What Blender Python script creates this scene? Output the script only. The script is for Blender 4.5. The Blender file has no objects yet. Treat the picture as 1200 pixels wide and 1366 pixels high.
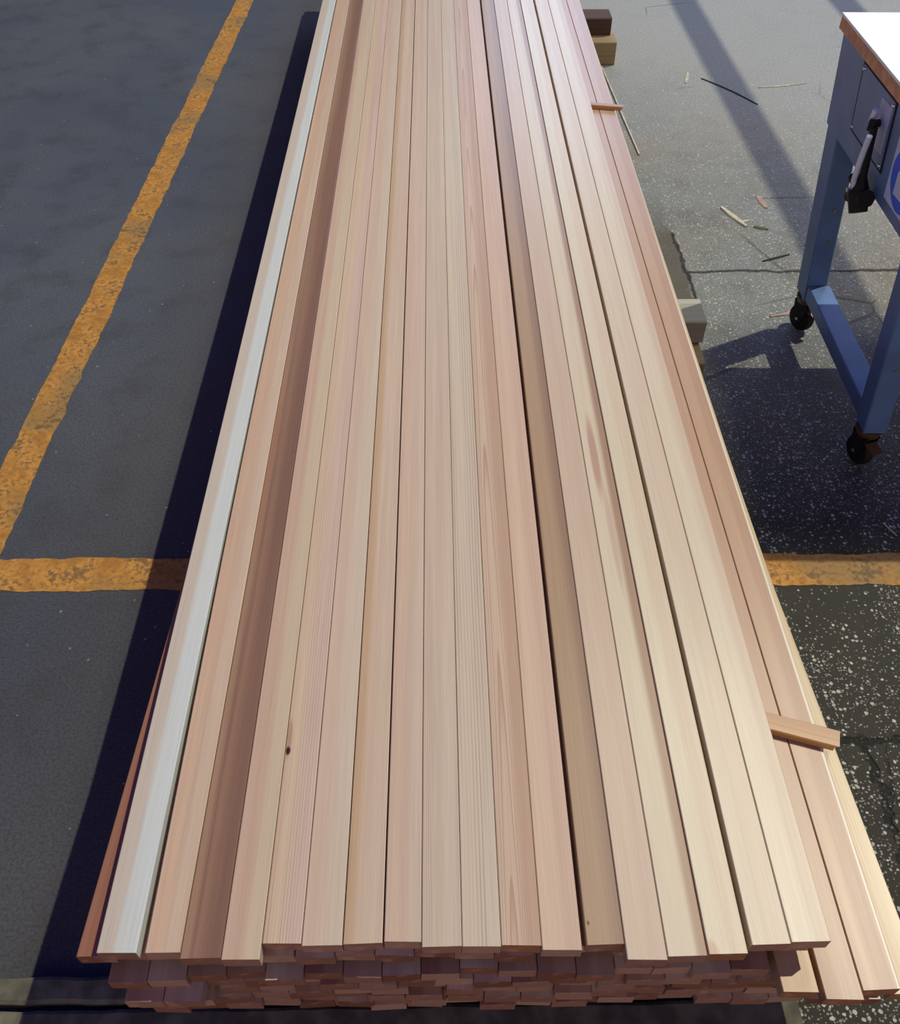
import bpy, bmesh, math, random
from mathutils import Vector, Matrix
random.seed(11)
S = bpy.context.scene
C = S.collection

# ------------------------------------------------------------------ camera
CAM_H = 1.72
cam_d = bpy.data.cameras.new('camera'); cam = bpy.data.objects.new('camera', cam_d); C.objects.link(cam)
cam_d.sensor_fit = 'VERTICAL'; cam_d.sensor_height = 24.0; cam_d.lens = 24.0 * 1200 / 1366
cam.location = (0, 0, CAM_H)
cam.rotation_euler = (math.radians(90 - 47.03), 0, math.radians(-0.846))
cam_d.clip_start = 0.05
S.camera = cam

# ------------------------------------------------------------------ light
w = bpy.data.worlds.new('world'); S.world = w; w.use_nodes = True
bg = w.node_tree.nodes['Background']; bg.inputs[1].default_value = 0.17
_n = w.node_tree.nodes; _l = w.node_tree.links          # cool daylight overhead and ahead, warm glow added behind the camera to lift the board ends
_tc = _n.new('ShaderNodeTexCoord'); _sp = _n.new('ShaderNodeSeparateXYZ'); _mr = _n.new('ShaderNodeMapRange'); _mx = _n.new('ShaderNodeMix')
_mx.data_type = 'RGBA'; _l.new(_tc.outputs['Generated'], _sp.inputs[0]); _l.new(_sp.outputs[1], _mr.inputs[0])
_mr.inputs[1].default_value = -0.90; _mr.inputs[2].default_value = -0.45
_l.new(_mr.outputs[0], _mx.inputs[0]); _mx.inputs[6].default_value = (4.4, 3.4, 2.8, 1); _mx.inputs[7].default_value = (0.17, 0.20, 1.25, 1)
_l.new(_mx.outputs[2], bg.inputs[0])
SUN_DIR = Vector((-0.583, -0.34, -1.0))
sd = bpy.data.lights.new('sun', 'SUN'); so = bpy.data.objects.new('sun', sd); C.objects.link(so)
so.rotation_euler = SUN_DIR.to_track_quat('-Z', 'Y').to_euler(); sd.energy = 2.3; sd.color = (1.0, 0.93, 0.74); sd.angle = math.radians(0.6)
so.location = (3, 2, 5)
def area(name, loc, tgt, sx, sy, power, col):
    d = bpy.data.lights.new(name, 'AREA'); o = bpy.data.objects.new(name, d); C.objects.link(o)
    d.shape = 'RECTANGLE'; d.size = sx; d.size_y = sy; d.energy = power; d.color = col
    o.location = loc; o.rotation_euler = (Vector(tgt) - Vector(loc)).to_track_quat('-Z', 'Y').to_euler()
    return o
area('daylight_window', (1.6, 8.95, 2.5), (1.6, 0, 2.5), 2.4, 2.6, 75, (0.55, 0.68, 1.0))
area('daylight_window', (4.6, 8.95, 2.5), (4.6, 0, 2.5), 2.4, 2.6, 75, (0.55, 0.68, 1.0))
area('high_bay_lamp', (1.80, 2.75, 4.0), (1.80, 2.75, 0), 0.45, 0.7, 42, (1.0, 0.97, 0.76))
S.view_settings.view_transform = 'Standard'; S.view_settings.look = 'None'
S.view_settings.exposure = 0.0; S.view_settings.gamma = 1.0; S.view_settings.use_curve_mapping = False

# ------------------------------------------------------------------ helpers
def lin(r, g, b):
    def c(v):
        v /= 255.0
        return v / 12.92 if v <= 0.04045 else ((v + 0.055) / 1.055) ** 2.4
    return (c(r), c(g), c(b), 1)
class NT:
    """tiny helper to write node graphs as expressions"""
    def __init__(s, name):
        s.m = bpy.data.materials.new(name); s.m.use_nodes = True; s.t = s.m.node_tree
        s.b = s.t.nodes['Principled BSDF']
    def n(s, kind, **kw):
        x = s.t.nodes.new(kind)
        for k, v in kw.items(): setattr(x, k, v)
        return x
    def put(s, sock, v):
        if isinstance(v, bpy.types.NodeSocket): s.t.links.new(v, sock)
        else:
            if isinstance(v, (int, float)) and hasattr(sock.default_value, '__len__'):
                v = (v,) * len(sock.default_value) if len(sock.default_value) == 3 else (v, v, v, 1)
            sock.default_value = v
    def M(s, op, a, b=None, c=None, clamp=False):
        x = s.n('ShaderNodeMath', operation=op, use_clamp=clamp); s.put(x.inputs[0], a)
        if b is not None: s.put(x.inputs[1], b)
        if c is not None: s.put(x.inputs[2], c)
        return x.outputs[0]
    def ramp(s, v, lo, hi):          # smoothstep from lo to hi
        x = s.n('ShaderNodeMapRange', interpolation_type='SMOOTHSTEP')
        s.put(x.inputs[0], v); s.put(x.inputs[1], lo); s.put(x.inputs[2], hi)
        return x.outputs[0]
    def mix(s, f, a, b, mode='MIX'):
        x = s.n('ShaderNodeMix', data_type='RGBA', blend_type=mode)
        s.put(x.inputs[0], f); s.put(x.inputs[6], a); s.put(x.inputs[7], b)
        return x.outputs[2]
    def vec(s, x_, y_, z_=0.0):
        x = s.n('ShaderNodeCombineXYZ')
        s.put(x.inputs[0], x_); s.put(x.inputs[1], y_); s.put(x.inputs[2], z_)
        return x.outputs[0]
    def noise(s, v, scale=1.0, detail=2.0, rough=0.5):
        x = s.n('ShaderNodeTexNoise'); s.put(x.inputs['Vector'], v); s.put(x.inputs['Scale'], scale)
        s.put(x.inputs['Detail'], detail); s.put(x.inputs['Roughness'], rough)
        return x.outputs[0]
    def vor(s, v, scale, feature='F1', rnd=1.0):
        x = s.n('ShaderNodeTexVoronoi', feature=feature); s.put(x.inputs['Vector'], v); s.put(x.inputs['Scale'], scale)
        s.put(x.inputs['Randomness'], rnd)
        return x
    def uv(s):
        a = s.n('ShaderNodeUVMap'); q = s.n('ShaderNodeSeparateXYZ'); s.t.links.new(a.outputs[0], q.inputs[0])
        return q.outputs[0], q.outputs[1]
    def rnd(s): return s.n('ShaderNodeObjectInfo').outputs['Random']
    def bump(s, h, strength, dist):
        x = s.n('ShaderNodeBump'); s.put(x.inputs['Height'], h); x.inputs['Strength'].default_value = strength
        x.inputs['Distance'].default_value = dist
        s.t.links.new(x.outputs[0], s.b.inputs['Normal'])
    def out(s, col, rough=0.5, spec=0.5, metal=0.0):
        s.put(s.b.inputs['Base Color'], col); s.put(s.b.inputs['Roughness'], rough)
        s.put(s.b.inputs['Specular IOR Level'], spec); s.put(s.b.inputs['Metallic'], metal)
        return s.m

SAT = 0.72
def lw(r_, g_, b_):
    m = 0.35 * r_ + 0.5 * g_ + 0.15 * b_
    return lin(*((m + (c - m) * SAT) * k for c, k in zip((r_, g_, b_), (0.995, 1.003, 0.975))))
def wood(name, cl, cr=None, split=0.5, slope=0.0, soft=0.10, wob=0.25, lines=0.25, line_mm=3.2, cath=0.0, cath_u=0.5,
         patch=0.35, pcol=None, spots=(), rough=0.36, seed=0.0, tone=1.0, spec=0.5):
    """planed cedar: cl/cr = heart, sap or painted sheen colour left and right of a wandering split (fractions of the 54 mm width)"""
    T = NT(name); u, v = T.uv()
    if seed == 0.0:
        v = T.M('ADD', v, T.M('MULTIPLY', T.rnd(), 37.0))
        off = 0.0
    else: off = seed
    uw = T.M('DIVIDE', u, 0.054)
    vs = T.M('ADD', v, off * 13.7)
    W = T.noise(T.vec(T.M('MULTIPLY', u, 7), T.M('MULTIPLY', vs, 0.9), off), 1.0, 2.0)
    W2 = T.noise(T.vec(T.M('MULTIPLY', u, 3), T.M('MULTIPLY', vs, 0.55), off + 9), 1.0, 1.0)
    cr = cr or cl
    sp = T.M('ADD', T.M('ADD', split, T.M('MULTIPLY', v if seed else vs, slope)), T.M('MULTIPLY', T.M('SUBTRACT', W2, 0.5), wob))
    if seed == 0.0: sp = T.M('ADD', split, T.M('MULTIPLY', T.M('SUBTRACT', W2, 0.5), wob))
    d = T.M('SUBTRACT', uw, sp)
    f = T.ramp(d, -soft, soft)
    col = T.mix(f, lw(*cl), lw(*cr))
    # long soft streaks
    P = T.noise(T.vec(T.M('MULTIPLY', u, 75), T.M('MULTIPLY', vs, 0.7), off + 3), 1.0, 2.0)
    pc = lw(*(pcol or (196, 138, 112)))
    col = T.mix(T.M('MULTIPLY', T.ramp(P, 0.45, 0.78), patch), col, pc)
    # growth lines
    ph = T.M('ADD', u, T.M('MULTIPLY', T.M('SUBTRACT', W, 0.5), 0.016))
    ln = T.M('SINE', T.M('MULTIPLY', ph, 6283.0 / line_mm))
    ln = T.ramp(ln, 0.1, 1.0)
    A = T.noise(T.vec(T.M('MULTIPLY', u, 60), T.M('MULTIPLY', vs, 0.9), off + 21), 1.0, 1.0)
    ln = T.M('MULTIPLY', ln, T.ramp(A, 0.35, 0.65))
    dark = lw(166, 112, 84)
    col = T.mix(T.M('MULTIPLY', ln, lines), col, dark)
    if cath:
        du = T.M('SUBTRACT', uw, T.M('ADD', cath_u, T.M('MULTIPLY', T.M('SUBTRACT', W2, 0.5), 0.5)))
        g = T.M('ADD', T.M('MULTIPLY', T.M('MULTIPLY', du, du), 26.0), T.M('MULTIPLY', vs, 2.1))
        g = T.M('ADD', g, T.M('MULTIPLY', W, 3.5))
        cl_ = T.M('FRACT', g)
        cm = T.M('MULTIPLY', T.ramp(cl_, 0.55, 0.95), T.M('SUBTRACT', 1.0, T.ramp(cl_, 0.95, 1.0)))
        col = T.mix(T.M('MULTIPLY', cm, cath), col, lw(178, 112, 78))
    # fibres
    F = T.noise(T.vec(T.M('MULTIPLY', u, 1100), T.M('MULTIPLY', vs, 7), off), 1.0, 2.0)
    k = T.M('ADD', 0.78, T.M('MULTIPLY', F, 0.38))
    col = T.mix(1.0, col, T.vec(T.M('MULTIPLY', k, tone), T.M('MULTIPLY', k, tone), T.M('MULTIPLY', k, tone)), 'MULTIPLY')
    for (su, sv, ru, rv, sc, st) in spots:
        a = T.M('DIVIDE', T.M('SUBTRACT', u, su), ru); b = T.M('DIVIDE', T.M('SUBTRACT', v, sv), rv)
        a = T.M('ADD', a, T.M('MULTIPLY', T.M('SUBTRACT', P, 0.5), 0.8))
        r = T.M('SQRT', T.M('ADD', T.M('MULTIPLY', a, a), T.M('MULTIPLY', b, b)))
        m = T.M('MULTIPLY', T.M('SUBTRACT', 1.0, T.ramp(r, 0.45, 1.0)), st)
        col = T.mix(m, col, lw(*sc))
    T.bump(F, 0.12, 0.0006)
    return T.out(col, T.M('ADD', rough - 0.05, T.M('MULTIPLY', P, 0.1)), spec)

def endgrain(name, c1, c2):
    T = NT(name)
    tc = T.n('ShaderNodeTexCoord').outputs['Object']; q = T.n('ShaderNodeSeparateXYZ'); T.t.links.new(tc, q.inputs[0])
    r = T.rnd()
    cx = T.M('SUBTRACT', q.outputs[0], T.M('MULTIPLY', T.M('SUBTRACT', r, 0.5), 0.5))
    cz = T.M('ADD', q.outputs[2], T.M('ADD', 0.06, T.M('MULTIPLY', r, 0.1)))
    d = T.M('SQRT', T.M('ADD', T.M('MULTIPLY', cx, cx), T.M('MULTIPLY', cz, cz)))
    ring = T.ramp(T.M('SINE', T.M('MULTIPLY', d, 2400.0)), -0.2, 1.0)
    N = T.noise(tc, 220, 3.0); N2 = T.noise(tc, 45, 2.0)
    col = T.mix(r, lin(*c1), lin(*c2))
    col = T.mix(T.M('MULTIPLY', ring, 0.35), col, lin(110, 62, 44))
    col = T.mix(T.M('MULTIPLY', N, 0.35), col, lin(130, 80, 58))
    col = T.mix(T.M('MULTIPLY', T.ramp(N2, 0.5, 0.75), 0.5), col, lin(206, 160, 140))
    return T.out(col, 0.8, 0.2)

def plain(name, rgb, rough=0.5, metal=0.0, var=0.12, scale=30, spec=0.5, bump=0.0):
    T = NT(name); tc = T.n('ShaderNodeTexCoord').outputs['Object']
    N = T.noise(tc, scale, 4.0)
    c = lin(*rgb); dk = tuple(x * (1 - var * 2) for x in c[:3]) + (1,)
    col = T.mix(T.ramp(N, 0.35, 0.7), dk, c)
    if bump: T.bump(N, bump, 0.002)
    return T.out(col, T.M('ADD', rough - 0.04, T.M('MULTIPLY', N, 0.08)), spec, metal)

def link(name, me, mats, parent=None, loc=None, rot=None):
    o = bpy.data.objects.new(name, me); C.objects.link(o)
    for m in (mats if isinstance(mats, (list, tuple)) else [mats]): me.materials.append(m)
    if parent: o.parent = parent
    if loc: o.location = loc
    if rot: o.rotation_euler = rot
    return o
def tag(o, label, cat, group=None, kind=None):
    o['label'] = label; o['category'] = cat
    if group: o['group'] = group
    if kind: o['kind'] = kind
    return o
def thing(name, label, cat, loc=(0, 0, 0), rz=0.0, group=None):
    o = bpy.data.objects.new(name, None); C.objects.link(o); o.location = loc; o.rotation_euler = (0, 0, rz)
    o.empty_display_size = 0.05
    return tag(o, label, cat, group)

def board_mesh(stations, ztop, t, z0=None, ch=0.0012, slope_end=0.0, tilt=0.0):
    """stations: (y, xl, xr) from near to far, local to board; slot 0 = faces, slot 1 = sawn ends"""
    bm = bmesh.new(); uvl = bm.loops.layers.uv.new('UVMap'); rings = []
    for i, (y, xl, xr) in enumerate(stations):
        zt, zb = ztop, ztop - t
        pr = [(xl, zb + ch), (xl, zt - ch), (xl + ch, zt), (xr - ch, zt), (xr, zt - ch), (xr, zb + ch), (xr - ch, zb), (xl + ch, zb)]
        ring = []
        for (x, z) in pr:
            yy = y + (slope_end * (x - xl) / (xr - xl) if i == 0 else 0)
            ring.append(bm.verts.new((x, yy, z + tilt * (x - (xl + xr) / 2))))
        rings.append(ring)
    us = [-t, 0, ch, None, None, None, None, None]
    for i in range(len(rings) - 1):
        a, b = rings[i], rings[i + 1]; xl, xr = stations[i][1], stations[i][2]; wd = xr - xl
        ucoord = [-t, -ch, 0.0, wd, wd + ch, wd + t, wd + t + ch, -t - ch - 0.0]
        for k in range(8):
            k2 = (k + 1) % 8
            f = bm.faces.new((a[k], b[k], b[k2], a[k2]))
            u1, u2 = ucoord[k], ucoord[k2]
            if k == 6: u1, u2 = wd, 0.0
            if k == 7: u1, u2 = -t - ch, -t
            for lp, (uu, vv) in zip(f.loops, ((u1, stations[i][0]), (u1, stations[i + 1][0]), (u2, stations[i + 1][0]), (u2, stations[i][0]))):
                lp[uvl].uv = (uu, vv)
    f = bm.faces.new(rings[0]); f.material_index = 1
    f = bm.faces.new(list(reversed(rings[-1]))); f.material_index = 1
    bmesh.ops.recalc_face_normals(bm, faces=bm.faces)
    me = bpy.data.meshes.new('board'); bm.to_mesh(me); bm.free(); return me

def bm_box(bm, x0, x1, y0, y1, z0, z1, bev=0.0, M=None):
    g = bmesh.ops.create_cube(bm, size=1.0)['verts']
    for v in g:
        v.co = Vector(((x0 + x1) / 2 + v.co.x * (x1 - x0), (y0 + y1) / 2 + v.co.y * (y1 - y0), (z0 + z1) / 2 + v.co.z * (z1 - z0)))
    if bev:
        es = list({e for v in g for e in v.link_edges})
        r = bmesh.ops.bevel(bm, geom=es, offset=bev, segments=2, affect='EDGES', profile=0.7)
        g = list({v for f in r['faces'] for v in f.verts} | {v for v in g if v.is_valid})
    if M is not None:
        for v in g: v.co = M @ v.co
    return g
def bm_hexa(bm, pts):
    """8 points: bottom 4 then top 4 (same order)"""
    v = [bm.verts.new(p) for p in pts]
    for q in ((3, 2, 1, 0), (4, 5, 6, 7), (0, 1, 5, 4), (1, 2, 6, 5), (2, 3, 7, 6), (3, 0, 4, 7)): bm.faces.new([v[i] for i in q])
    return v
def bm_tube(bm, pts, r, seg=10, cap=True):
    pts = [Vector(p) for p in pts]; rs = r if isinstance(r, (list, tuple)) else [r] * len(pts); rings = []
    up = Vector((0, 0, 1))
    for i, p in enumerate(pts):
        d = (pts[min(i + 1, len(pts) - 1)] - pts[max(i - 1, 0)]).normalized()
        a = d.cross(up)
        if a.length < 1e-3: a = d.cross(Vector((1, 0, 0)))
        a.normalize(); b = d.cross(a).normalized()
        rings.append([bm.verts.new(p + (a * math.cos(2 * math.pi * k / seg) + b * math.sin(2 * math.pi * k / seg)) * rs[i]) for k in range(seg)])
    for i in range(len(rings) - 1):
        for k in range(seg):
            bm.faces.new((rings[i][k], rings[i][(k + 1) % seg], rings[i + 1][(k + 1) % seg], rings[i + 1][k]))
    if cap:
        bm.faces.new(list(reversed(rings[0]))); bm.faces.new(rings[-1])
def done(bm, name='mesh', smooth=False):
    bmesh.ops.recalc_face_normals(bm, faces=bm.faces)
    me = bpy.data.meshes.new(name); bm.to_mesh(me); bm.free()
    if smooth:
        for p in me.polygons: p.use_smooth = True
        try: me.set_sharp_from_angle(angle=math.radians(35))
        except Exception: pass
    return me

# ------------------------------------------------------------------ floor and shell
def floor_mat():
    T = NT('floor_concrete')
    geo = T.n('ShaderNodeNewGeometry').outputs['Position']; q = T.n('ShaderNodeSeparateXYZ'); T.t.links.new(geo, q.inputs[0])
    X, Y = q.outputs[0], q.outputs[1]
    big = T.noise(geo, 1.3, 3.0); mid = T.noise(geo, 6.0, 4.0, 0.6); fine = T.noise(geo, 160.0, 4.0, 0.7); gr = T.noise(geo, 45.0, 3.0)
    # smooth trowelled slab on the left, exposed aggregate topping on the right
    xr = T.M('ADD', X, T.M('MULTIPLY', T.M('SUBTRACT', mid, 0.5), 0.22))
    right = T.ramp(xr, 0.30, 0.45)
    left_c = T.mix(T.ramp(big, 0.35, 0.65), lin(80, 90, 105), lin(92, 99, 108))
    left_c = T.mix(T.M('MULTIPLY', T.ramp(mid, 0.45, 0.75), 0.5), left_c, lin(66, 68, 72))
    left_c = T.mix(T.M('MULTIPLY', T.ramp(X, -1.1, -0.6), 0.55), left_c, lin(84, 82, 82))
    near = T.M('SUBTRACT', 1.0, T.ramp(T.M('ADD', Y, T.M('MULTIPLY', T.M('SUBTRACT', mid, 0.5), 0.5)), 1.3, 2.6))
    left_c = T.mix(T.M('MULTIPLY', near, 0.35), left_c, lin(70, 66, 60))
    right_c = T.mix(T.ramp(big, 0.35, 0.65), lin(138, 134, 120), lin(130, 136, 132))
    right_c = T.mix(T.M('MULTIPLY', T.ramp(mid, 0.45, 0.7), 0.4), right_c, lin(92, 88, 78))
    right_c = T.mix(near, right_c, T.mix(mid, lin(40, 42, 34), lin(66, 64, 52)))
    far_pale = T.M('MULTIPLY', T.ramp(T.M('ADD', Y, T.M('MULTIPLY', X, 0.8)), 3.6, 6.0), 0.75)  # paler towards the far right
    right_c = T.mix(far_pale, right_c, lin(176, 180, 174))
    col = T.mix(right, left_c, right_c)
    col = T.mix(T.M('MULTIPLY', T.ramp(fine, 0.40, 0.64), 0.42), col, lin(36, 37, 40))
    # stones
    warp = T.n('ShaderNodeVectorMath', operation='ADD'); T.put(warp.inputs[0], geo)
    nz = T.n('ShaderNodeTexNoise'); T.put(nz.inputs['Vector'], geo); nz.inputs['Scale'].default_value = 90
    sc = T.n('ShaderNodeVectorMath', operation='SCALE'); T.t.links.new(nz.outputs['Color'], sc.inputs[0]); sc.inputs['Scale'].default_value = 0.006
    T.t.links.new(sc.outputs[0], warp.inputs[1]); wv = warp.outputs[0]
    def stones(scale, rad, keep, jit=1.0):
        v = T.vor(wv, scale); c = T.n('ShaderNodeSeparateColor'); T.t.links.new(v.outputs['Color'], c.inputs[0])
        rr = T.M('MULTIPLY', T.M('ADD', 0.45, T.M('MULTIPLY', c.outputs[1], 0.7)), rad)
        m = T.M('SUBTRACT', 1.0, T.ramp(v.outputs['Distance'], T.M('MULTIPLY', rr, 0.75), rr))
        return T.M('MULTIPLY', m, T.M('LESS_THAN', c.outputs[0], keep)), c.outputs[2]
    far = T.ramp(T.M('ADD', Y, T.M('MULTIPLY', X, -0.4)), 2.2, 4.2)
    dens = T.M('MULTIPLY', T.ramp(T.noise(geo, 2.6, 2.0), 0.26, 0.50), T.M('SUBTRACT', 1.0, T.M('MULTIPLY', far, 0.9)))
    patchy = T.M('MULTIPLY', right, T.M('ADD', 0.12, T.M('MULTIPLY', dens, 0.88)))
    s1, h1 = stones(95, 0.42, T.M('MULTIPLY', patchy, 0.42)); s2, h2 = stones(175, 0.45, T.M('MULTIPLY', patchy, 0.62)); s3, _ = stones(60, 0.22, 0.035)
    stc = T.mix(h1, lin(148, 148, 138), lin(214, 214, 206)); stc = T.mix(T.M('MULTIPLY', T.M('GREATER_THAN', h1, 0.93), 0.7), stc, lin(176, 132, 100))
    col = T.mix(T.M('MULTIPLY', s2, 0.55), col, lin(176, 178, 170))
    col = T.mix(s1, col, stc)
    col = T.mix(T.M('MULTIPLY', T.M('MULTIPLY', s3, 0.6), T.M('SUBTRACT', 1.0, right)), col, lin(150, 155, 158))
    # worn smooth patch beside the stack
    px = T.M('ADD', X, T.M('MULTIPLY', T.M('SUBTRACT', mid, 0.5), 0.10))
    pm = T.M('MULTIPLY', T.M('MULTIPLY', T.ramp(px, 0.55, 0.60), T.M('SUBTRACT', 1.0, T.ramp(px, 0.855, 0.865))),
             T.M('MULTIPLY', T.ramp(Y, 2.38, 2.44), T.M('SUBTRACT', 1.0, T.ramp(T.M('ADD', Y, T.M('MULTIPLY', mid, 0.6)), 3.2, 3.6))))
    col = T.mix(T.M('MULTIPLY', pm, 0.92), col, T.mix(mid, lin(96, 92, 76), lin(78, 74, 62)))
    # cracks: one control joint across plus wandering hairlines
    def crackline(a, pos, wd, lo, hi, other, amp=0.05):
        d = T.M('ABSOLUTE', T.M('SUBTRACT', T.M('ADD', a, T.M('MULTIPLY', T.M('SUBTRACT', T.noise(geo, 9.0, 4.0, 0.7), 0.5), amp)), pos))
        m = T.M('SUBTRACT', 1.0, T.ramp(d, wd * 0.4, wd))
        return T.M('MULTIPLY', m, T.M('MULTIPLY', T.ramp(other, lo, lo + 0.02), T.M('SUBTRACT', 1.0, T.ramp(other, hi - 0.02, hi))))
    cks = T.M('MAXIMUM', crackline(Y, 2.73, 0.010, 0.84, 2.2, X), crackline(Y, 0.93, 0.010, 0.70, 1.2, X))
    cks = T.M('MAXIMUM', cks, crackline(X, 0.86, 0.008, 2.44, 3.0, Y)); cks = T.M('MAXIMUM', cks, crackline(X, 0.885, 0.010, 0.3, 0.95, Y, 0.09))
    ve = T.vor(T.noise(geo, 2.0, 3.0), 1.0)
    vd = T.n('ShaderNodeTexVoronoi', feature='DISTANCE_TO_EDGE'); T.put(vd.inputs['Vector'], wv); vd.inputs['Scale'].default_value = 1.1
    hair = T.M('MULTIPLY', T.M('SUBTRACT', 1.0, T.ramp(vd.outputs['Distance'], 0.001, 0.006)), T.M('MULTIPLY', right, T.ramp(T.noise(geo, 1.9, 1.0), 0.52, 0.62)))
    cks = T.M('MAXIMUM', cks, T.M('MULTIPLY', hair, 0.5))
    col = T.mix(T.M('MULTIPLY', cks, 0.85), col, lin(22, 19, 16))
    h = T.M('ADD', T.M('MULTIPLY', fine, 0.5), T.M('ADD', T.M('MULTIPLY', gr, 0.6), T.M('MULTIPLY', cks, -2.5)))
    T.bump(h, 0.5, 0.004)
    rgh = T.M('SUBTRACT', 0.72, T.M('MULTIPLY', s1, 0.25))
    return T.out(col, rgh, 0.25)
bm = bmesh.new()
bmesh.ops.create_grid(bm, x_segments=24, y_segments=24, size=9.0)
for v in bm.verts: v.co.y += 2.0
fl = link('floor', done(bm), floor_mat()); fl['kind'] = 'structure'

wall_m = plain('wall_render', (150, 152, 150), 0.85, scale=3)
def wall_with_windows():
    bm = bmesh.new()
    xs = [-9, 0.4, 2.8, 3.4, 5.8, 9]
    for i in range(5):
        hole = i in (1, 3)
        if hole:
            bm_box(bm, xs[i], xs[i + 1], 9.0, 9.2, 0, 1.2); bm_box(bm, xs[i], xs[i + 1], 9.0, 9.2, 3.8, 4.6)
        else: bm_box(bm, xs[i], xs[i + 1], 9.0, 9.2, 0, 4.6)
    return done(bm)
wb = link('wall_back', wall_with_windows(), wall_m); wb['kind'] = 'structure'
steel = plain('painted_steel_beam', (96, 100, 104), 0.5, scale=6)
def beam(name, x, z, wd):
    bm = bmesh.new(); bm_box(bm, x - wd / 2, x + wd / 2, -2, 9.0, z - 0.02, z + 0.02, 0.004)
    o = link(name, done(bm), steel); o['kind'] = 'structure'
# roof beams above the frame: their shadows are the dark stripes on the floor at the right
beam('trim_1', 1.375 + 0.583 * 3.1, 3.1, 0.135)
beam('trim_2', 2.26 + 0.583 * 3.1, 3.1, 0.135)

# ------------------------------------------------------------------ yellow floor markings
def paint():
    T = NT('worn_yellow_paint'); geo = T.n('ShaderNodeNewGeometry').outputs['Position']
    a = T.noise(geo, 14, 5.0, 0.65); b = T.noise(geo, 70, 4.0, 0.7); c = T.noise(geo, 4, 2.0)
    col = T.mix(T.ramp(a, 0.35, 0.6), lin(172, 122, 56), lin(204, 150, 74))
    col = T.mix(T.ramp(c, 0.45, 0.65), col, lin(160, 128, 78))
    col = T.mix(T.M('MULTIPLY', T.ramp(b, 0.42, 0.66), 0.45), col, lin(122, 92, 54))
    col = T.mix(T.M('MULTIPLY', T.ramp(T.M('ADD', a, T.M('MULTIPLY', b, 0.7)), 0.86, 1.02), 0.65), col, lin(92, 80, 62))
    T.bump(b, 0.3, 0.003)
    return T.out(col, 0.75, 0.25)
pm = paint()
def strip(p0, p1, wd, label):
    bm = bmesh.new(); p0, p1 = Vector(p0), Vector(p1); d = (p1 - p0); L = d.length; d.normalize(); n = Vector((-d.y, d.x, 0))
    N = int(L / 0.012); rows = []
    ea = eb = 0.0
    for i in range(N + 1):
        ea = ea * 0.8 + random.uniform(-0.0022, 0.0022); eb = eb * 0.8 + random.uniform(-0.0022, 0.0022)
        p = p0 + d * (L * i / N)
        rows.append([bm.verts.new(p + n * (wd / 2 + ea)), bm.verts.new(p - n * (wd / 2 + eb))])
        if random.random() < 0.03: ea -= random.uniform(0.002, 0.006)
        if random.random() < 0.03: eb -= random.uniform(0.002, 0.006)
    for rw in rows:
        for q in rw: q.co.z = 0.0015
        rw += [bm.verts.new((rw[1].co.x, rw[1].co.y, 0)), bm.verts.new((rw[0].co.x, rw[0].co.y, 0))]
    for a, b in zip(rows, rows[1:]):
        for k in range(4): bm.faces.new((a[k], a[(k + 1) % 4], b[(k + 1) % 4], b[k]))
    bm.faces.new(rows[0]); bm.faces.new(list(reversed(rows[-1])))
    o = link('floor_marking', done(bm), pm)
    return tag(o, label, 'floor marking')
strip((-1.156, 1.45, 0), (-1.045, 6.05, 0), 0.100, 'worn yellow painted line running along the left of the board stack')
strip((-1.215, 1.408, 0), (1.9, 1.388, 0), 0.100, 'worn yellow painted line crossing under the board stack')

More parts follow.
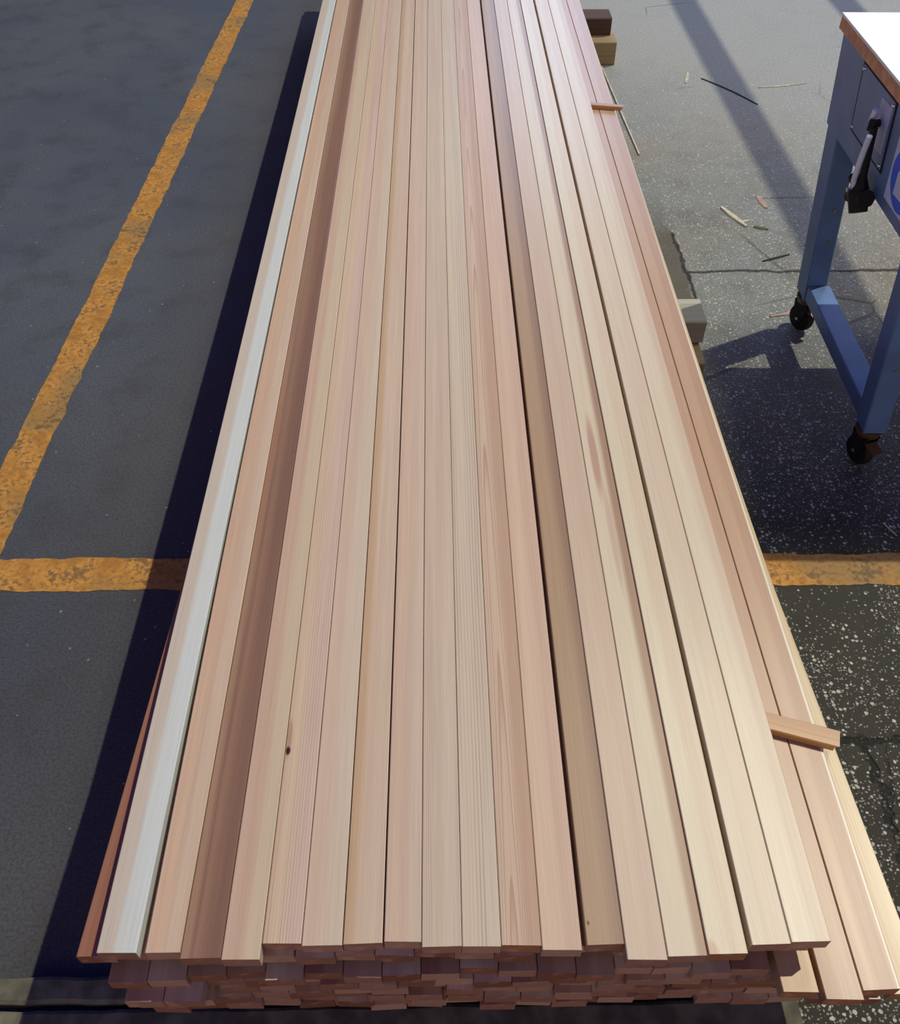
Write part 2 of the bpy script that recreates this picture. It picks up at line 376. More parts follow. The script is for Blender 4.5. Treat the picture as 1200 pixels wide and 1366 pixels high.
# ------------------------------------------------------------------ boards
T_ = 0.028; ZT = 0.42
EG = [endgrain('end_grain', (164, 124, 104), (204, 170, 148)), endgrain('end_grain_dark', (130, 88, 70), (172, 130, 108)), endgrain('end_grain_tan', (170, 122, 84), (188, 140, 96))]
def W(i, *a, **k): return wood('cedar_%d' % i, *a, seed=float(i) + 0.37, **k)
top = [  # xl, xr, near end, material args, label
 (-0.474, -0.419, 0.401, dict(cl=(208, 192, 178), cr=(208, 216, 220), split=0.42, slope=0.03, soft=0.10, wob=0.12, lines=0.12, patch=0.15), 'leftmost top board, pinkish tan with a broad near-white stripe on its right half', 'white striped leftmost top board'),
 (-0.414, -0.3605, 0.400, dict(cl=(220, 178, 148), cr=(216, 184, 158), lines=0.5, line_mm=2.4, patch=0.25, pcol=(206, 146, 106)), 'straight-grained peach top board between the white striped board and the dark brown one', 'peach board beside the white striped one'),
 (-0.3595, -0.3045, 0.392, dict(cl=(176, 130, 98), cr=(142, 98, 78), split=0.45, slope=-0.02, soft=0.3, lines=0.9, line_mm=2.8, patch=0.8, pcol=(128, 84, 70), spots=((0.006, 1.35, 0.006, 0.35, (176, 108, 70), 0.6),)), 'darkest brown streaked board of the top layer, third from the left edge', 'darkest brown top board'),
 (-0.3035, -0.2515, 0.390, dict(cl=(214, 172, 148), cr=(214, 188, 158), split=0.62, slope=-0.12, soft=0.16, lines=0.2, patch=0.3), 'pinkish top board with a yellow cream right edge, just right of the darkest board', 'pinkish top board beside the darkest one'),
 (-0.2505, -0.1975, 0.410, dict(cl=(220, 188, 156), cr=(218, 184, 168), split=0.5, soft=0.2, lines=0.4, line_mm=4.5, patch=0.35, pcol=(204, 148, 134), spots=((0.004, 0.72, 0.006, 0.045, (176, 112, 80), 0.6), (0.004, 0.698, 0.0055, 0.010, (70, 18, 8), 1.0))), 'pale tan top board with a small dark red knot on its left edge', 'top board with the small dark knot'),
 (-0.1965, -0.1415, 0.406, dict(cl=(218, 184, 160), cr=(216, 194, 172), split=0.6, soft=0.3, lines=0.25, patch=0.3), 'plain beige top board just right of the board with the knot', 'plain beige board beside the knotty one'),
 (-0.140, -0.0865, 0.407, dict(cl=(208, 166, 126), cr=(216, 186, 162), split=0.25, slope=0.0, soft=0.12, wob=0.4, lines=0.3, patch=0.35, pcol=(206, 150, 118)), 'top board with an orange tan streak along its left edge', 'top board with the orange left streak'),
 (-0.084, -0.0335, 0.410, dict(cl=(218, 182, 158), cr=(216, 186, 164), lines=0.35, line_mm=2.2, patch=0.15), 'even peach top board with fine straight grain, its near end set slightly back', 'even peach top board with fine grain'),
 (-0.0325, 0.0220, 0.402, dict(cl=(212, 188, 164), cr=(216, 190, 168), lines=0.45, line_mm=3.2, patch=0.3, pcol=(206, 160, 146)), 'greyish beige top board with fine pinstripe grain near the stack centre', 'greyish pinstriped top board'),
 (0.0228, 0.0755, 0.402, dict(cl=(216, 194, 168), cr=(212, 192, 170), split=0.5, lines=0.5, line_mm=6.0, patch=0.3, pcol=(198, 166, 148)), 'pale grey-cream top board left of the board with arched grain', 'pale grey-cream top board'),
 (0.0762, 0.1305, 0.403, dict(cl=(216, 182, 156), cr=(206, 164, 138), split=0.62, soft=0.12, wob=0.3, lines=0.2, cath=0.55, cath_u=0.35, patch=0.2), 'top board with bold arched grain lines and a pink right side', 'top board with bold arched grain'),
 (0.1312, 0.1855, 0.396, dict(cl=(222, 184, 156), cr=(218, 178, 154), lines=0.35, line_mm=3.0, patch=0.2), 'light peach top board just left of the wide dark gap', 'light peach top board before the gap'),
 (0.1925, 0.2440, 0.401, dict(cl=(186, 146, 108), cr=(158, 118, 92), split=0.7, slope=0.0, soft=0.25, lines=0.2, patch=0.5, pcol=(150, 112, 92), spots=((0.004, 0.43, 0.0025, 0.004, (90, 48, 30), 0.9),)), 'brownish top board just right of the wide dark gap', 'brownish top board after the gap'),
 (0.2450, 0.2995, 0.382, dict(cl=(214, 184, 158), cr=(212, 180, 156), lines=0.2, patch=0.35, pcol=(202, 164, 142)), 'pinkish beige top board sticking out furthest, right of the brownish board', 'pinkish beige board beside the brownish one'),
 (0.3005, 0.3545, 0.385, dict(cl=(220, 200, 170), cr=(178, 134, 104), split=0.74, soft=0.12, wob=0.2, lines=0.1, patch=0.15, spots=((0.022, 1.37, 0.012, 0.16, (186, 126, 108), 0.75), (0.03, 1.15, 0.008, 0.18, (196, 142, 122), 0.5))), 'cream top board with a brown right edge and a rosy stain partway along', 'cream top board with the rosy stain'),  # cr: brown strip plus the edge of the sheen, painted in
 (0.3565, 0.4100, 0.387, dict(cl=(222, 204, 174), cr=(220, 194, 164), lines=0.08, patch=0.2, pcol=(208, 176, 152), spots=((0.004, 0.39, 0.012, 0.02, (198, 138, 100), 0.6),)), 'cream top board with an orange smudge on its near left corner', 'cream board with the orange smudge'),
 (0.4175, 0.4715, 0.398, dict(cl=(220, 198, 170), cr=(218, 192, 164), lines=0.1, patch=0.3, pcol=(206, 170, 150)), 'cream top board, second in from the right edge of the top layer', 'second top board from the right'),  # slightly darker right half paints the edge of the sheen
 (0.4725, 0.5275, 0.401, dict(cl=(222, 202, 174), cr=(214, 186, 160), split=0.7, soft=0.2, lines=0.08, patch=0.25), 'rightmost cream board of the top layer, overhanging the wooden stickers', 'rightmost top board'),  # sheen fading to the right, painted as cr
]
def place_board(xl, xr, y0, ztop, mats, label, group, y1=None, t=T_, near=(0, 0), **k):
    y1 = y1 or 5.4 + random.uniform(-0.05, 0.05)
    cx = (xl + xr) / 2
    ys = [y0, 0.6, 0.8, 1.1, 1.5, 2.1, 3.0, 4.0, y1]
    dl, dr = near
    st = []
    for y in ys:
        f = max(0.0, 1 - (y - 0.4) / 0.8) ** 1.0
        st.append((y, xl - cx + dl * f, xr - cx + dr * f))
    o = link('cedar_board', board_mesh(st, 0.0, t, **k), mats, loc=(cx, 0, ztop))
    return tag(o, label, 'board', group)
for i, (xl, xr, y0, kw, lab, short) in enumerate(top):
    near = (0, 0)
    if i == 1: near = (0.006, 0)
    if i == 0: near = (0, -0.001)
    place_board(xl, xr, y0, ZT, [W(i + 1, **kw), EG[2 if i in (10, 15) else (1 if i in (2, 12) else 0)]], lab, 'boards of the top layer', near=near,
                slope_end=random.uniform(-0.0015, 0.0015), tilt=random.uniform(-0.012, 0.012) if i else 0.0)
shorts = [t[5] for t in top]; cxs = [(t[0] + t[1]) / 2 for t in top]
pool = [wood('cedar_lower_a', (206, 166, 136), (214, 184, 152), lines=0.35), wood('cedar_lower_b', (186, 138, 106), (200, 156, 124), lines=0.4, split=0.4),
        wood('cedar_lower_c', (216, 190, 154), (208, 170, 140), lines=0.2), wood('cedar_lower_d', (160, 108, 84), (184, 136, 108), lines=0.4)]
ords = ['second', 'third', 'fourth', 'fifth', 'sixth', 'seventh', 'eighth']
SZ = 0.0152   # sticker thickness between the second and third layer
zt = {1: ZT - T_}
for L in range(2, 8): zt[L] = ZT - 2 * T_ - SZ - (L - 2) * T_
spec = {  # layer: (left edge, boards)
 1: (-0.510, 18), 2: (-0.474, 20), 3: (-0.454, 20), 4: (-0.446, 19), 5: (-0.452, 20), 6: (-0.440, 20), 7: (-0.446, 20)}
used = {}
prev_end = {}
for L in range(1, 8):
    x, n = spec[L]
    for j in range(n):
        wd = 0.0538; gap = random.uniform(0.0008, 0.0022) if L not in (2, 3) else 0.0011
        if random.random() < 0.06 and L > 3: gap += 0.006
        y0 = 0.389 + random.uniform(-0.0065, 0.0065)
        near = (0, 0); m = pool[random.randrange(4)]; e = EG[random.randrange(2)]
        if L == 1 and j == 0:
            xl, xr, y0 = -0.482, -0.430, 0.405; near = (-0.029, -0.029); m = W(31, (166, 98, 70), (130, 82, 66), split=0.6, soft=0.15, lines=0.4); e = EG[1]; x = -0.457
            lab = 'dark reddish brown board edging out on the left beneath the white striped top board'
        elif L == 1 and j > 0 and y0 < 0.398: y0 = 0.398 + random.uniform(0, 0.012)
        if L == 2 and j >= 17:
            xl, xr, y0, m, lab = [(0.4690, 0.5190, 0.358, W(32, (214, 170, 116), (206, 160, 108), lines=0.3), 'short honey coloured board end lit by the sun under the rightmost top board'),
                (0.5260, 0.5790, 0.348, W(33, (182, 132, 100), (198, 152, 122), split=0.35, slope=0.02, soft=0.06, lines=0.25), 'reddish brown board running just right of the top layer, under both sticks'),
                (0.5805, 0.6345, 0.358, W(34, (200, 156, 122), (192, 144, 112), lines=0.2, patch=0.3, spots=((0.0525, 1.2, 0.0035, 1.6, (232, 226, 206), 0.85),)), 'tan board with a thin lit right edge, along the right side of the stack')][j - 17]; e = EG[2]; near = (0, 0)  # pale spot on the outer board paints its lit right arris
        elif L == 3 and j == 19:
            xl, xr, y0, m, e, lab = 0.599, 0.651, 0.36, W(35, (206, 174, 124), (212, 184, 134), lines=0.6, line_mm=5.5, patch=0.2), EG[2], 'pale yellow board fanned outward at the lower right edge of the stack'
            near = (0.031, 0.031)
        elif not (L == 1 and j == 0):
            xl, xr = x, x + wd
            c = (xl + xr) / 2
            k = min(range(18), key=lambda q: abs(cxs[q] - c + 0.0))
            key = (L, k)
            if c > 0.535: where = 'poking out right of the top layer, %s from the right side' % (['nearest in', 'outermost', 'next', 'further'][min(3, used.get((L, 'r'), 0))]); used[(L, 'r')] = used.get((L, 'r'), 0) + 1
            else: where = 'below the ' + shorts[k] + (', right one' if key in used else '')
            used[key] = 1
            if c > 0.535: where = ('just outside' if used[(L, 'r')] == 1 else 'well outside') + ' the right edge of the top layer'
            lab = 'board end, %s layer down, %s' % (ords[L - 1], where)
        if L == 3 and j in (0, 1): y0 = 0.366
        if L == 4 and j in (0, 1): y0 = 0.372
        place_board(xl, xr, y0, zt[L] , [m, e], lab, 'boards of the %s layer' % ords[L - 1], near=near, slope_end=random.uniform(-0.002, 0.002))
        x = xr + near[1] * 0 + gap
        if L == 1 and j == 0: x = -0.4285

# wooden sticks between the second and third layer
stm = wood('sticker_wood', (216, 146, 70), (190, 116, 44), lines=0.8, line_mm=5.0, patch=0.6, pcol=(150, 100, 52))
def stick_mesh(p0, p1, wd, t, notch):
    p0, p1 = Vector(p0), Vector(p1); d = p1 - p0; L = d.length; me_bm = bmesh.new(); uvl = me_bm.loops.layers.uv.new('UVMap')
    prof = [(-wd / 2, 0.001), (-wd / 2, t - 0.002), (-wd / 2 + 0.002, t), (wd / 2 - 0.002, t), (wd / 2, t - 0.002), (wd / 2, 0.001)]
    rings = []
    for s in (0, L * 0.5, L - notch, L):
        rings.append([me_bm.verts.new((s if s < L else L - (notch if k == 0 or k == 1 else 0) * 0.35, y, z)) for k, (y, z) in enumerate(prof)])
    for a, b, s0, s1 in zip(rings, rings[1:], (0, .5 * L, L - notch), (.5 * L, L - notch, L)):
        for k in range(6):
            f = me_bm.faces.new((a[k], b[k], b[(k + 1) % 6], a[(k + 1) % 6]))
            u0, u1 = k * 0.012, (k + 1) * 0.012
            for lp, q in zip(f.loops, ((u0, s0), (u0, s1), (u1, s1), (u1, s0))): lp[uvl].uv = q
    me_bm.faces.new(list(reversed(rings[0]))); me_bm.faces.new(rings[-1])
    return done(me_bm), math.atan2(d.y, d.x)
for p0, p1, wd, lab in (((-0.40, 1.085, 0), (0.661, 0.736, 0), 0.034, 'short grooved wooden stick poking out from under the top boards, near the camera'),
                        ((-0.40, 3.44, 0), (0.664, 3.228, 0), 0.022, 'thin orange wooden stick poking out of the stack, further away near the table')):
    me, ang = stick_mesh(p0, p1, wd, SZ - 0.0004, 0.02)
    o = link('spacer_stick', me, stm, loc=(p0[0], p0[1], zt[2] + 0.0002), rot=(0, 0, ang)); tag(o, lab, 'stick', 'sticks between layers')

# bearers that carry the stack
ZB = zt[7] - T_
greyw = wood('bearer_grey_wood', (176, 176, 162), (160, 158, 142), lines=0.25, patch=0.6, pcol=(132, 128, 112), rough=0.8)
darkw = wood('bearer_brown_wood', (176, 150, 100), (160, 134, 88), lines=0.4, patch=0.6, pcol=(110, 84, 56), rough=0.8)
def beamx(name, xl, xr, y0, y1, z0, z1, mat, lab, group):
    me = board_mesh([(0, y0 - (y0 + y1) / 2, y1 - (y0 + y1) / 2), ((xr - xl) / 2, y0 - (y0 + y1) / 2, y1 - (y0 + y1) / 2), (xr - xl, y0 - (y0 + y1) / 2, y1 - (y0 + y1) / 2)], z1 - z0, z1 - z0, ch=0.004)
    for v in me.vertices: x, y = v.co.x, v.co.y; v.co.x, v.co.y = y, -x
    o = link(name, me, [mat, EG[0]], loc=(xl, (y0 + y1) / 2, z0)); return tag(o, lab, 'timber', group)
ZM = 0.104
vdark = wood('bearer_dark_wood', (92, 62, 46), (78, 54, 42), lines=0.2, patch=0.3, pcol=(60, 40, 30), rough=0.85)
g = 'timber bearers under the stack'
beamx('timber_bearer', -0.42, 0.782, 2.18, 2.30, ZM, ZB, greyw, 'grey upper bearer timber poking out on the right, level with the wheeled table', g)
beamx('timber_bearer', -0.42, 0.772, 2.085, 2.235, 0, ZM, darkw, 'lower bearer timber beneath the grey one, level with the wheeled table', g)
beamx('timber_bearer', -0.42, 0.845, 4.65, 4.78, ZM, ZB, vdark, 'upper dark bearer timber at the far right side of the stack', g)
beamx('timber_bearer', -0.42, 0.865, 4.56, 4.70, 0, ZM, darkw, 'lower bearer timber with a lit tan top at the far right side of the stack', g)
beamx('timber_bearer', -0.40, 0.60, 0.62, 0.74, ZM, ZB, darkw, 'upper timber bearer in the dark under the near end of the stack', g)
beamx('timber_bearer', -0.40, 0.60, 0.60, 0.74, 0, ZM, darkw, 'lower timber bearer in the dark under the near end of the stack', g)

# weathered planks lying on the floor in front
plk = plain('weathered_plank', (120, 118, 100), 0.9, var=0.25, scale=25, bump=0.6)
def plank(x0, x1, y0, y1, z1, lab):
    bm = bmesh.new(); n = 60
    rows = []
    for i in range(n + 1):
        x = x0 + (x1 - x0) * i / n; a = random.uniform(-0.0015, 0.0015); b = random.uniform(-0.0015, 0.0015); h = random.uniform(-0.0012, 0.0012)
        rows.append([bm.verts.new(p) for p in ((x, y0 + a, 0), (x, y0 + a, z1 - 0.004 + h), (x, y0 + a + 0.006, z1 + h), (x, y1 + b - 0.006, z1 + h), (x, y1 + b, z1 - 0.004 + h), (x, y1 + b, 0))])
    for a, b in zip(rows, rows[1:]):
        for k in range(6): bm.faces.new((a[k], a[(k + 1) % 6], b[(k + 1) % 6], b[k]))
    bm.faces.new(rows[0]); bm.faces.new(list(reversed(rows[-1])))
    return tag(link('floor_plank', done(bm), plk), lab, 'plank', 'weathered planks in front of the stack')
plank(-1.05, 0.60, 0.442, 0.484, 0.028, 'weathered grey plank on the floor across the near end, further of two')
plank(-1.05, 0.60, 0.345, 0.432, 0.026, 'weathered grey plank on the floor at the bottom edge, nearest the camera')

# ------------------------------------------------------------------ wheeled table
blue = plain('blue_grey_paint', (98, 134, 184), 0.42, scale=9, var=0.10, metal=0.1)
blk = plain('black_rubber', (14, 14, 15), 0.7, scale=40)
chrome = plain('chrome_steel', (200, 204, 208), 0.22, metal=0.9, var=0.05)
brass = plain('brown_metal', (120, 92, 60), 0.45, metal=0.5)
white = plain('white_laminate', (236, 238, 238), 0.22, var=0.02, scale=14)
cream = plain('white_plastic_tube', (206, 222, 250), 0.4, var=0.02)
edge = plain('brown_edge_band', (226, 172, 128), 0.6, var=0.15, scale=35)
paper = plain('paper_label', (186, 198, 226), 0.8, var=0.05, scale=60)
signb = plain('sign_blue', (10, 104, 235), 0.5, var=0.03)
signw = plain('sign_white', (196, 218, 250), 0.5, var=0.02)
ROT = math.radians(-1.3)
tb = thing('workshop_table', 'blue-grey steel workshop table on casters with a white top, right of the stack', 'table', (1.128, 2.45, 0), ROT)
# local frame: origin at far left leg foot line; x to the right, y away, z up
LEAN = 0.115
def fx(z): return -LEAN * (z - 0.14)        # left face
TW = 0.74                                     # feet width
def leg(side, y0, y1):
    bm = bmesh.new(); z0, z1 = 0.125, 0.875; w_ = 0.062
    def xs(z): return (fx(z), fx(z) + w_) if side == 'l' else (TW - fx(z) - w_, TW - fx(z))
    a, b = xs(z0); c, d = xs(z1)
    bm_hexa(bm, [(a, y0, z0), (b, y0, z0), (b, y1, z0), (a, y1, z0), (c, y0, z1), (d, y0, z1), (d, y1, z1), (c, y1, z1)])
    bmesh.ops.bevel(bm, geom=list(bm.edges), offset=0.003, segments=1, affect='EDGES')
    o = link('leg', done(bm), blue, tb)
    for z in (0.433, 0.336):
        bm = bmesh.new()
        x = (xs(z)[0] + xs(z)[1]) / 2 + 0.005
        r = bmesh.ops.create_cone(bm, segments=6, radius1=0.007, radius2=0.006, depth=0.006, cap_ends=True, matrix=Matrix.Translation((x, y0 - 0.003, z)) @ Matrix.Rotation(math.pi / 2, 4, 'X'))
        link('bolt', done(bm), chrome, o)
    return o
YF0, YF1, YN0, YN1 = -0.095, -0.012, -0.700, -0.635
for side in 'lr':
    for (a, b) in ((YF0, YF1), (YN0, YN1)): leg(side, a, b)
def caster(x, y, ang):
    c = bpy.data.objects.new('caster', None); C.objects.link(c); c.parent = tb; c.location = (x, y, 0); c.rotation_euler = (0, 0, ang)
    c.empty_display_size = 0.03
    bm = bmesh.new()
    bmesh.ops.create_cone(bm, segments=24, radius1=0.036, radius2=0.036, depth=0.008, cap_ends=True, matrix=Matrix.Translation((0, 0, 0.121)))
    bmesh.ops.create_cone(bm, segments=24, radius1=0.030, radius2=0.036, depth=0.014, cap_ends=True, matrix=Matrix.Translation((0, 0, 0.110)))
    link('swivel_plate', done(bm, smooth=True), brass, c)
    bm = bmesh.new()
    for s in (-1, 1):
        bm_hexa(bm, [(s * 0.020 - .002, -0.012, 0.034), (s * 0.020 + .002, -0.012, 0.034), (s * 0.020 + .002, 0.016, 0.034), (s * 0.020 - .002, 0.016, 0.034),
                     (s * 0.020 - .002, -0.028, 0.104), (s * 0.020 + .002, -0.028, 0.104), (s * 0.020 + .002, 0.030, 0.104), (s * 0.020 - .002, 0.030, 0.104)])
    bm_box(bm, -0.022, 0.022, -0.028, 0.030, 0.100, 0.104)
    link('fork', done(bm), blk, c)
    bm = bmesh.new()
    prof = [(0.006, -0.015), (0.030, -0.015), (0.040, -0.013), (0.044, -0.006), (0.044, 0.006), (0.040, 0.013), (0.030, 0.015), (0.006, 0.015)]
    seg = 28; R = [[bm.verts.new((h, r * math.cos(2 * math.pi * k / seg), 0.0445 + r * math.sin(2 * math.pi * k / seg))) for r, h in prof] for k in range(seg)]
    for k in range(seg):
        for j in range(len(prof)): bm.faces.new((R[k][j], R[k][(j + 1) % 8], R[(k + 1) % seg][(j + 1) % 8], R[(k + 1) % seg][j]))
    wh = link('wheel', done(bm, smooth=True), blk, c)
    bm = bmesh.new(); bm_tube(bm, [(-0.024, 0, 0.0445), (0.024, 0, 0.0445)], 0.005, 10)
    link('axle', done(bm), chrome, c)
    bm = bmesh.new(); bm_hexa(bm, [(-0.016, -0.058, 0.072), (0.016, -0.058, 0.072), (0.018, -0.026, 0.082), (-0.018, -0.026, 0.082), (-0.016, -0.060, 0.077), (0.016, -0.060, 0.077), (0.018, -0.026, 0.088), (-0.018, -0.026, 0.088)])
    link('brake_pedal', done(bm), brass, c)
for x, y, a in ((0.031, -0.053, 0.5), (0.031, -0.668, 0.3), (TW - 0.031, -0.053, -0.4), (TW - 0.031, -0.668, 0.2)): caster(x, y, a)
# bottom rails
bm = bmesh.new(); bm_hexa(bm, [(0.003, YN1 - .0, 0.135), (0.066, YN1, 0.135), (0.066, YF0, 0.135), (0.003, YF0, 0.135), (-0.001, YN1, 0.186), (0.066, YN1, 0.186), (0.066, YF0, 0.186), (-0.001, YF0, 0.186)])
bmesh.ops.bevel(bm, geom=list(bm.edges), offset=0.003, segments=1, affect='EDGES'); link('lower_rail', done(bm), blue, tb)
bm = bmesh.new(); bm_box(bm, TW - 0.066, TW - 0.003, YN1, YF0, 0.135, 0.186, 0.003); link('lower_rail', done(bm), blue, tb)
# apron plates
def apron_side(s):
    bm = bmesh.new(); t = 0.004; z0, z1 = 0.646, 0.876
    f = (lambda z: fx(z) - 0.004) if s == 'l' else (lambda z: TW - fx(z))
    bm_hexa(bm, [(f(z0), YN0 - 0.002, z0), (f(z0) + t, YN0 - 0.002, z0), (f(z0) + t, YF1, z0), (f(z0), YF1, z0), (f(z1), YN0 - 0.002, z1), (f(z1) + t, YN0 - 0.002, z1), (f(z1) + t, YF1, z1), (f(z1), YF1, z1)])
    return link('apron', done(bm), blue, tb)
ap = apron_side('l'); apron_side('r')
for y in (YN0 + 0.001, YF1 - 0.005):
    bm = bmesh.new(); z0, z1 = 0.70, 0.876
    bm_hexa(bm, [(fx(z0) + .002, y, z0), (TW - fx(z0) - .002, y, z0), (TW - fx(z0) - .002, y + .004, z0), (fx(z0) + .002, y + .004, z0), (fx(z1) + .002, y, z1), (TW - fx(z1) - .002, y, z1), (TW - fx(z1) - .002, y + .004, z1), (fx(z1) + .002, y + .004, z1)])
    link('apron', done(bm), blue, tb)
# helper: a basis on the leaning left face; (y, z) on the face, d outward
FN = Vector((-1, 0, -LEAN)).normalized()
def onface(y, z, d=0.0): return Vector((fx(z) - 0.004, y, z)) + FN * d
def plate_on_face(name, pts, d0, d1, mat, parent=None):
    bm = bmesh.new(); a = [onface(y, z, d0) for y, z in pts]; b = [onface(y, z, d1) for y, z in pts]
    va = [bm.verts.new(p) for p in a]; vb = [bm.verts.new(p) for p in b]; n = len(pts)
    bm.faces.new(va); bm.faces.new(list(reversed(vb)))
    for i in range(n): bm.faces.new((va[i], va[(i + 1) % n], vb[(i + 1) % n], vb[i]))
    return link(name, done(bm), mat, parent or tb)
py = lambda Y: Y - 2.45
dk = plain('dark_seam', (18, 22, 34), 0.8)
gasket = plate_on_face('seal', [(py(2.018), 0.7085), (py(2.2585), 0.7085), (py(2.2585), 0.875), (py(2.018), 0.875)], 0.0, 0.0022, dk)
pl = plate_on_face('access_panel', [(py(2.024), 0.7145), (py(2.251), 0.7145), (py(2.251), 0.8705), (py(2.024), 0.8705)], 0.001, 0.003, blue)
for y, z in ((2.032, 0.722), (2.243, 0.722), (2.243, 0.862), (2.032, 0.862)):
    bm = bmesh.new(); bm_tube(bm, [onface(py(y), z, 0.002), onface(py(y), z, 0.0065)], [0.0055, 0.004], 12); link('screw', done(bm), chrome, pl)
plate_on_face('paper_label', [(py(2.038), 0.745), (py(2.108), 0.742), (py(2.103), 0.853), (py(2.034), 0.855)], 0.003, 0.0036, paper)
sg = plate_on_face('safety_sticker', [(py(1.812), 0.676), (py(1.972), 0.676), (py(1.966), 0.830), (py(1.806), 0.830)], 0.0, 0.0015, signw)
cy, cz, r = py(1.890), 0.752, 0.070
plate_on_face('blue_disc', [(cy + r * math.cos(a * math.pi / 24), cz + r * math.sin(a * math.pi / 24)) for a in range(48)], 0.0015, 0.0022, signb, sg)
plate_on_face('pictogram', [(cy - 0.028, cz - 0.040), (cy + 0.036, cz - 0.044), (cy + 0.034, cz + 0.006), (cy + 0.012, cz + 0.040), (cy - 0.012, cz + 0.040), (cy - 0.030, cz + 0.010)], 0.0022, 0.0028, signw, sg)
# hanging lever with black head
lv = bpy.data.objects.new('hanging_lever', None); C.objects.link(lv); lv.parent = tb; lv.empty_display_size = 0.03
lv.location = onface(py(2.09), 0.80)
def lp(y, z, d): return onface(py(y), z, d) - lv.location
bm = bmesh.new(); bm_tube(bm, [lp(2.085, 0.800, 0.0), lp(2.080, 0.802, 0.020)], 0.009, 12); bm_tube(bm, [lp(2.080, 0.812, 0.020), lp(2.070, 0.790, 0.026)], 0.010, 12); link('pivot', done(bm, smooth=True), blk, lv)
bm = bmesh.new(); bm_tube(bm, [lp(2.082, 0.834, 0.020), lp(2.090, 0.806, 0.022)], 0.0068, 12); link('grip_end', done(bm, smooth=True), cream, lv)
bm = bmesh.new(); bm_tube(bm, [lp(2.060, 0.802, 0.024), lp(2.056, 0.75, 0.026), lp(2.048, 0.67, 0.028)], 0.009, 10); link('dark_rod', done(bm, smooth=True), blk, lv)
bm = bmesh.new(); bm_tube(bm, [lp(2.020, 0.803, 0.046), lp(2.028, 0.767, 0.048), lp(2.038, 0.725, 0.049), lp(2.046, 0.683, 0.049), lp(2.046, 0.655, 0.048), lp(2.042, 0.630, 0.046)], 0.0068, 12); link('white_tube', done(bm, smooth=True), cream, lv)
bm = bmesh.new()
bm_tube(bm, [lp(2.092, 0.668, 0.034), lp(2.050, 0.662, 0.030)], 0.013, 10)
bm_tube(bm, [lp(2.060, 0.690, 0.030), lp(2.045, 0.650, 0.032), lp(2.020, 0.612, 0.032)], [0.014, 0.026, 0.022], 8)
bm_tube(bm, [lp(2.085, 0.622, 0.034), lp(2.005, 0.655, 0.026)], [0.016, 0.022], 8)
link('clamp_head', done(bm), blk, lv)
bm = bmesh.new(); bm_tube(bm, [lp(2.046, 0.662, 0.054), lp(2.044, 0.661, 0.062)], 0.005, 8); link('clamp_bolt', done(bm), chrome, lv)
# chrome push handle behind the near leg
ch = bpy.data.objects.new('push_handle', None); C.objects.link(ch); ch.parent = tb; ch.location = (0.03, YN1 + 0.0, 0.50); ch.empty_display_size = 0.03
bm = bmesh.new(); bm_tube(bm, [(0.0, 0.0, 0.0), (-0.008, 0.085, 0.012)], 0.0085, 14); link('rod', done(bm, smooth=True), chrome, ch)
bm = bmesh.new(); bm_tube(bm, [(-0.007, 0.080, 0.0115), (-0.009, 0.094, 0.0135)], 0.0115, 12); bm_tube(bm, [(-0.001, 0.018, 0.002), (-0.003, 0.034, 0.005)], 0.014, 12); link('collar', done(bm, smooth=True), blk, ch)
# top
bm = bmesh.new(); bm_box(bm, fx(.89) - 0.006, TW - fx(.89) + 0.006, YN0 - 0.012, 0.022, 0.876, 0.906, 0.002); link('edge_board', done(bm), edge, tb)
bm = bmesh.new(); bm_box(bm, fx(.89) - 0.0075, TW - fx(.89) + 0.0075, YN0 - 0.0135, 0.0235, 0.9055, 0.912, 0.001); link('tabletop', done(bm), white, tb)

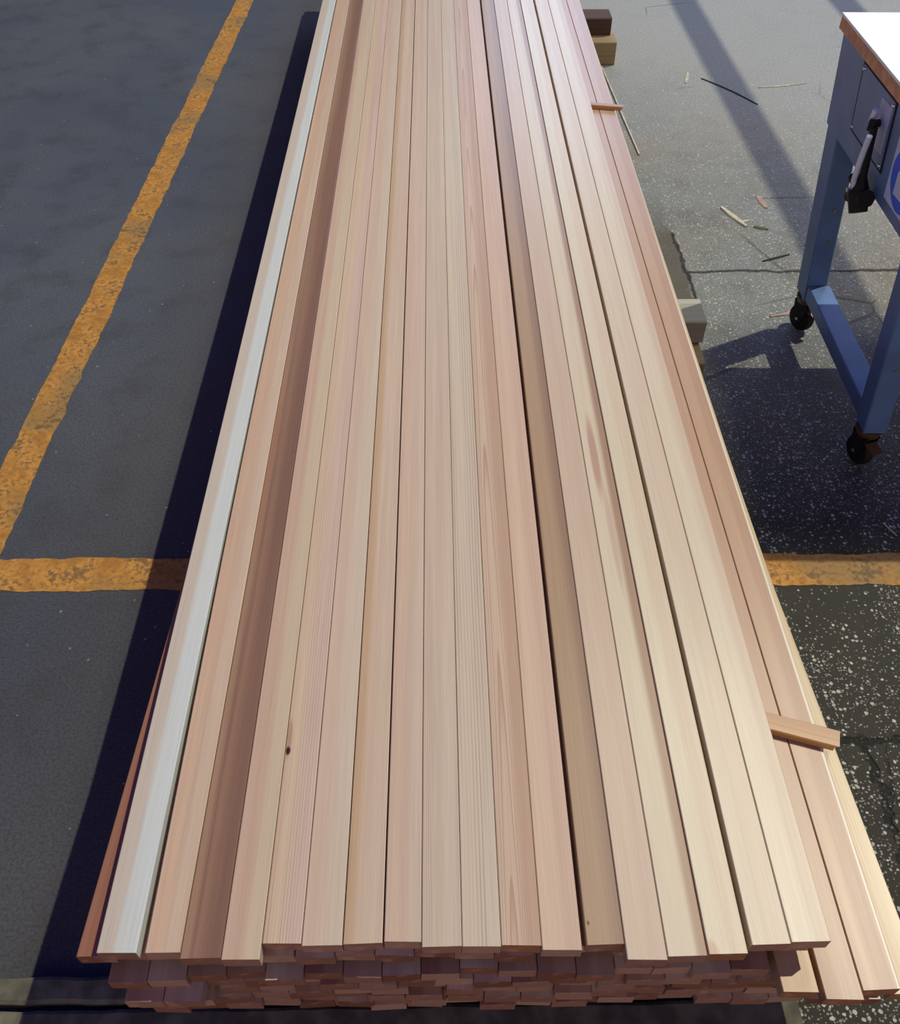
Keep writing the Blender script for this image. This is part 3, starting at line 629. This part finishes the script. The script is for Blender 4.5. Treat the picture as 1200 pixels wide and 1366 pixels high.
# ------------------------------------------------------------------ scraps on the floor
straw = plain('dry_splinter', (206, 200, 176), 0.8); dkst = plain('dark_splinter', (36, 32, 28), 0.8); pink = plain('pink_chip', (176, 150, 138), 0.8); moss = plain('green_scrap', (92, 104, 66), 0.9)
def scrap(name, p0, p1, wd, mat, lab, cat, group=None, bend=0.0, z=0.001, th=0.0025, taper=0.5):
    bm = bmesh.new(); p0, p1 = Vector((*p0, 0)), Vector((*p1, 0)); d = p1 - p0; L = d.length; d.normalize(); n = Vector((-d.y, d.x, 0)); rings = []
    N = 10
    for i in range(N + 1):
        t = i / N; ww = wd / 2 * (1 - taper * abs(2 * t - 1) ** 1.5) * random.uniform(0.85, 1.15)
        c = p0 + d * L * t + n * bend * math.sin(math.pi * t)
        rings.append([bm.verts.new(q) for q in (c + n * ww + Vector((0, 0, z)), c + n * ww * .7 + Vector((0, 0, z + th)), c - n * ww * .7 + Vector((0, 0, z + th)), c - n * ww + Vector((0, 0, z)))])
    for a, b in zip(rings, rings[1:]):
        for k in range(4): bm.faces.new((a[k], a[(k + 1) % 4], b[(k + 1) % 4], b[k]))
    bm.faces.new(rings[0]); bm.faces.new(list(reversed(rings[-1])))
    return tag(link(name, done(bm), mat), lab, cat, group)
scrap('wood_strip', (0.800, 4.53), (0.836, 3.61), 0.010, straw, 'long thin pale wood strip on the floor along the right of the stack', 'wood strip', th=0.006, taper=0.2)
scrap('splinter', (1.255, 4.39), (1.449, 4.094), 0.012, dkst, 'dark thin splinter lying across the floor shadow stripe', 'splinter', bend=0.012)
scrap('splinter', (1.496, 4.283), (1.738, 4.331), 0.010, straw, 'long pale splinter on the light floor right of the shadow stripe', 'splinter', bend=-0.008)
scrap('splinter', (1.205, 4.463), (1.171, 4.34), 0.016, straw, 'short pale splinter on the floor left of the shadow stripe', 'splinter')
scrap('wood_chip', (1.080, 3.174), (1.142, 3.029), 0.026, straw, 'flat pale wood chip on the speckled floor between stack and table', 'wood chip', th=0.005)
scrap('wood_chip', (1.130, 3.065), (1.165, 3.075), 0.012, straw, 'tiny pale flake touching the flat pale wood chip', 'wood chip')
scrap('wood_chip', (1.241, 3.259), (1.253, 3.166), 0.028, pink, 'pinkish wood chip on the floor near the table leg', 'wood chip')
scrap('scrap', (1.17, 3.03), (1.22, 3.01), 0.022, moss, 'small green scrap on the floor by the pale wood chip', 'scrap')
scrap('splinter', (1.144, 2.793), (1.249, 2.836), 0.012, dkst, 'short dark splinter on the floor just left of the far table leg', 'splinter')
scrap('splinter', (1.085, 2.46), (1.20, 2.49), 0.016, pink, 'short pinkish splinter on the floor beside the far table caster', 'splinter')
scrap('splinter', (1.14, 1.545), (1.16, 1.50), 0.004, straw, 'hair-thin pale splinter in the dark shadow beyond the cross line at right', 'splinter')
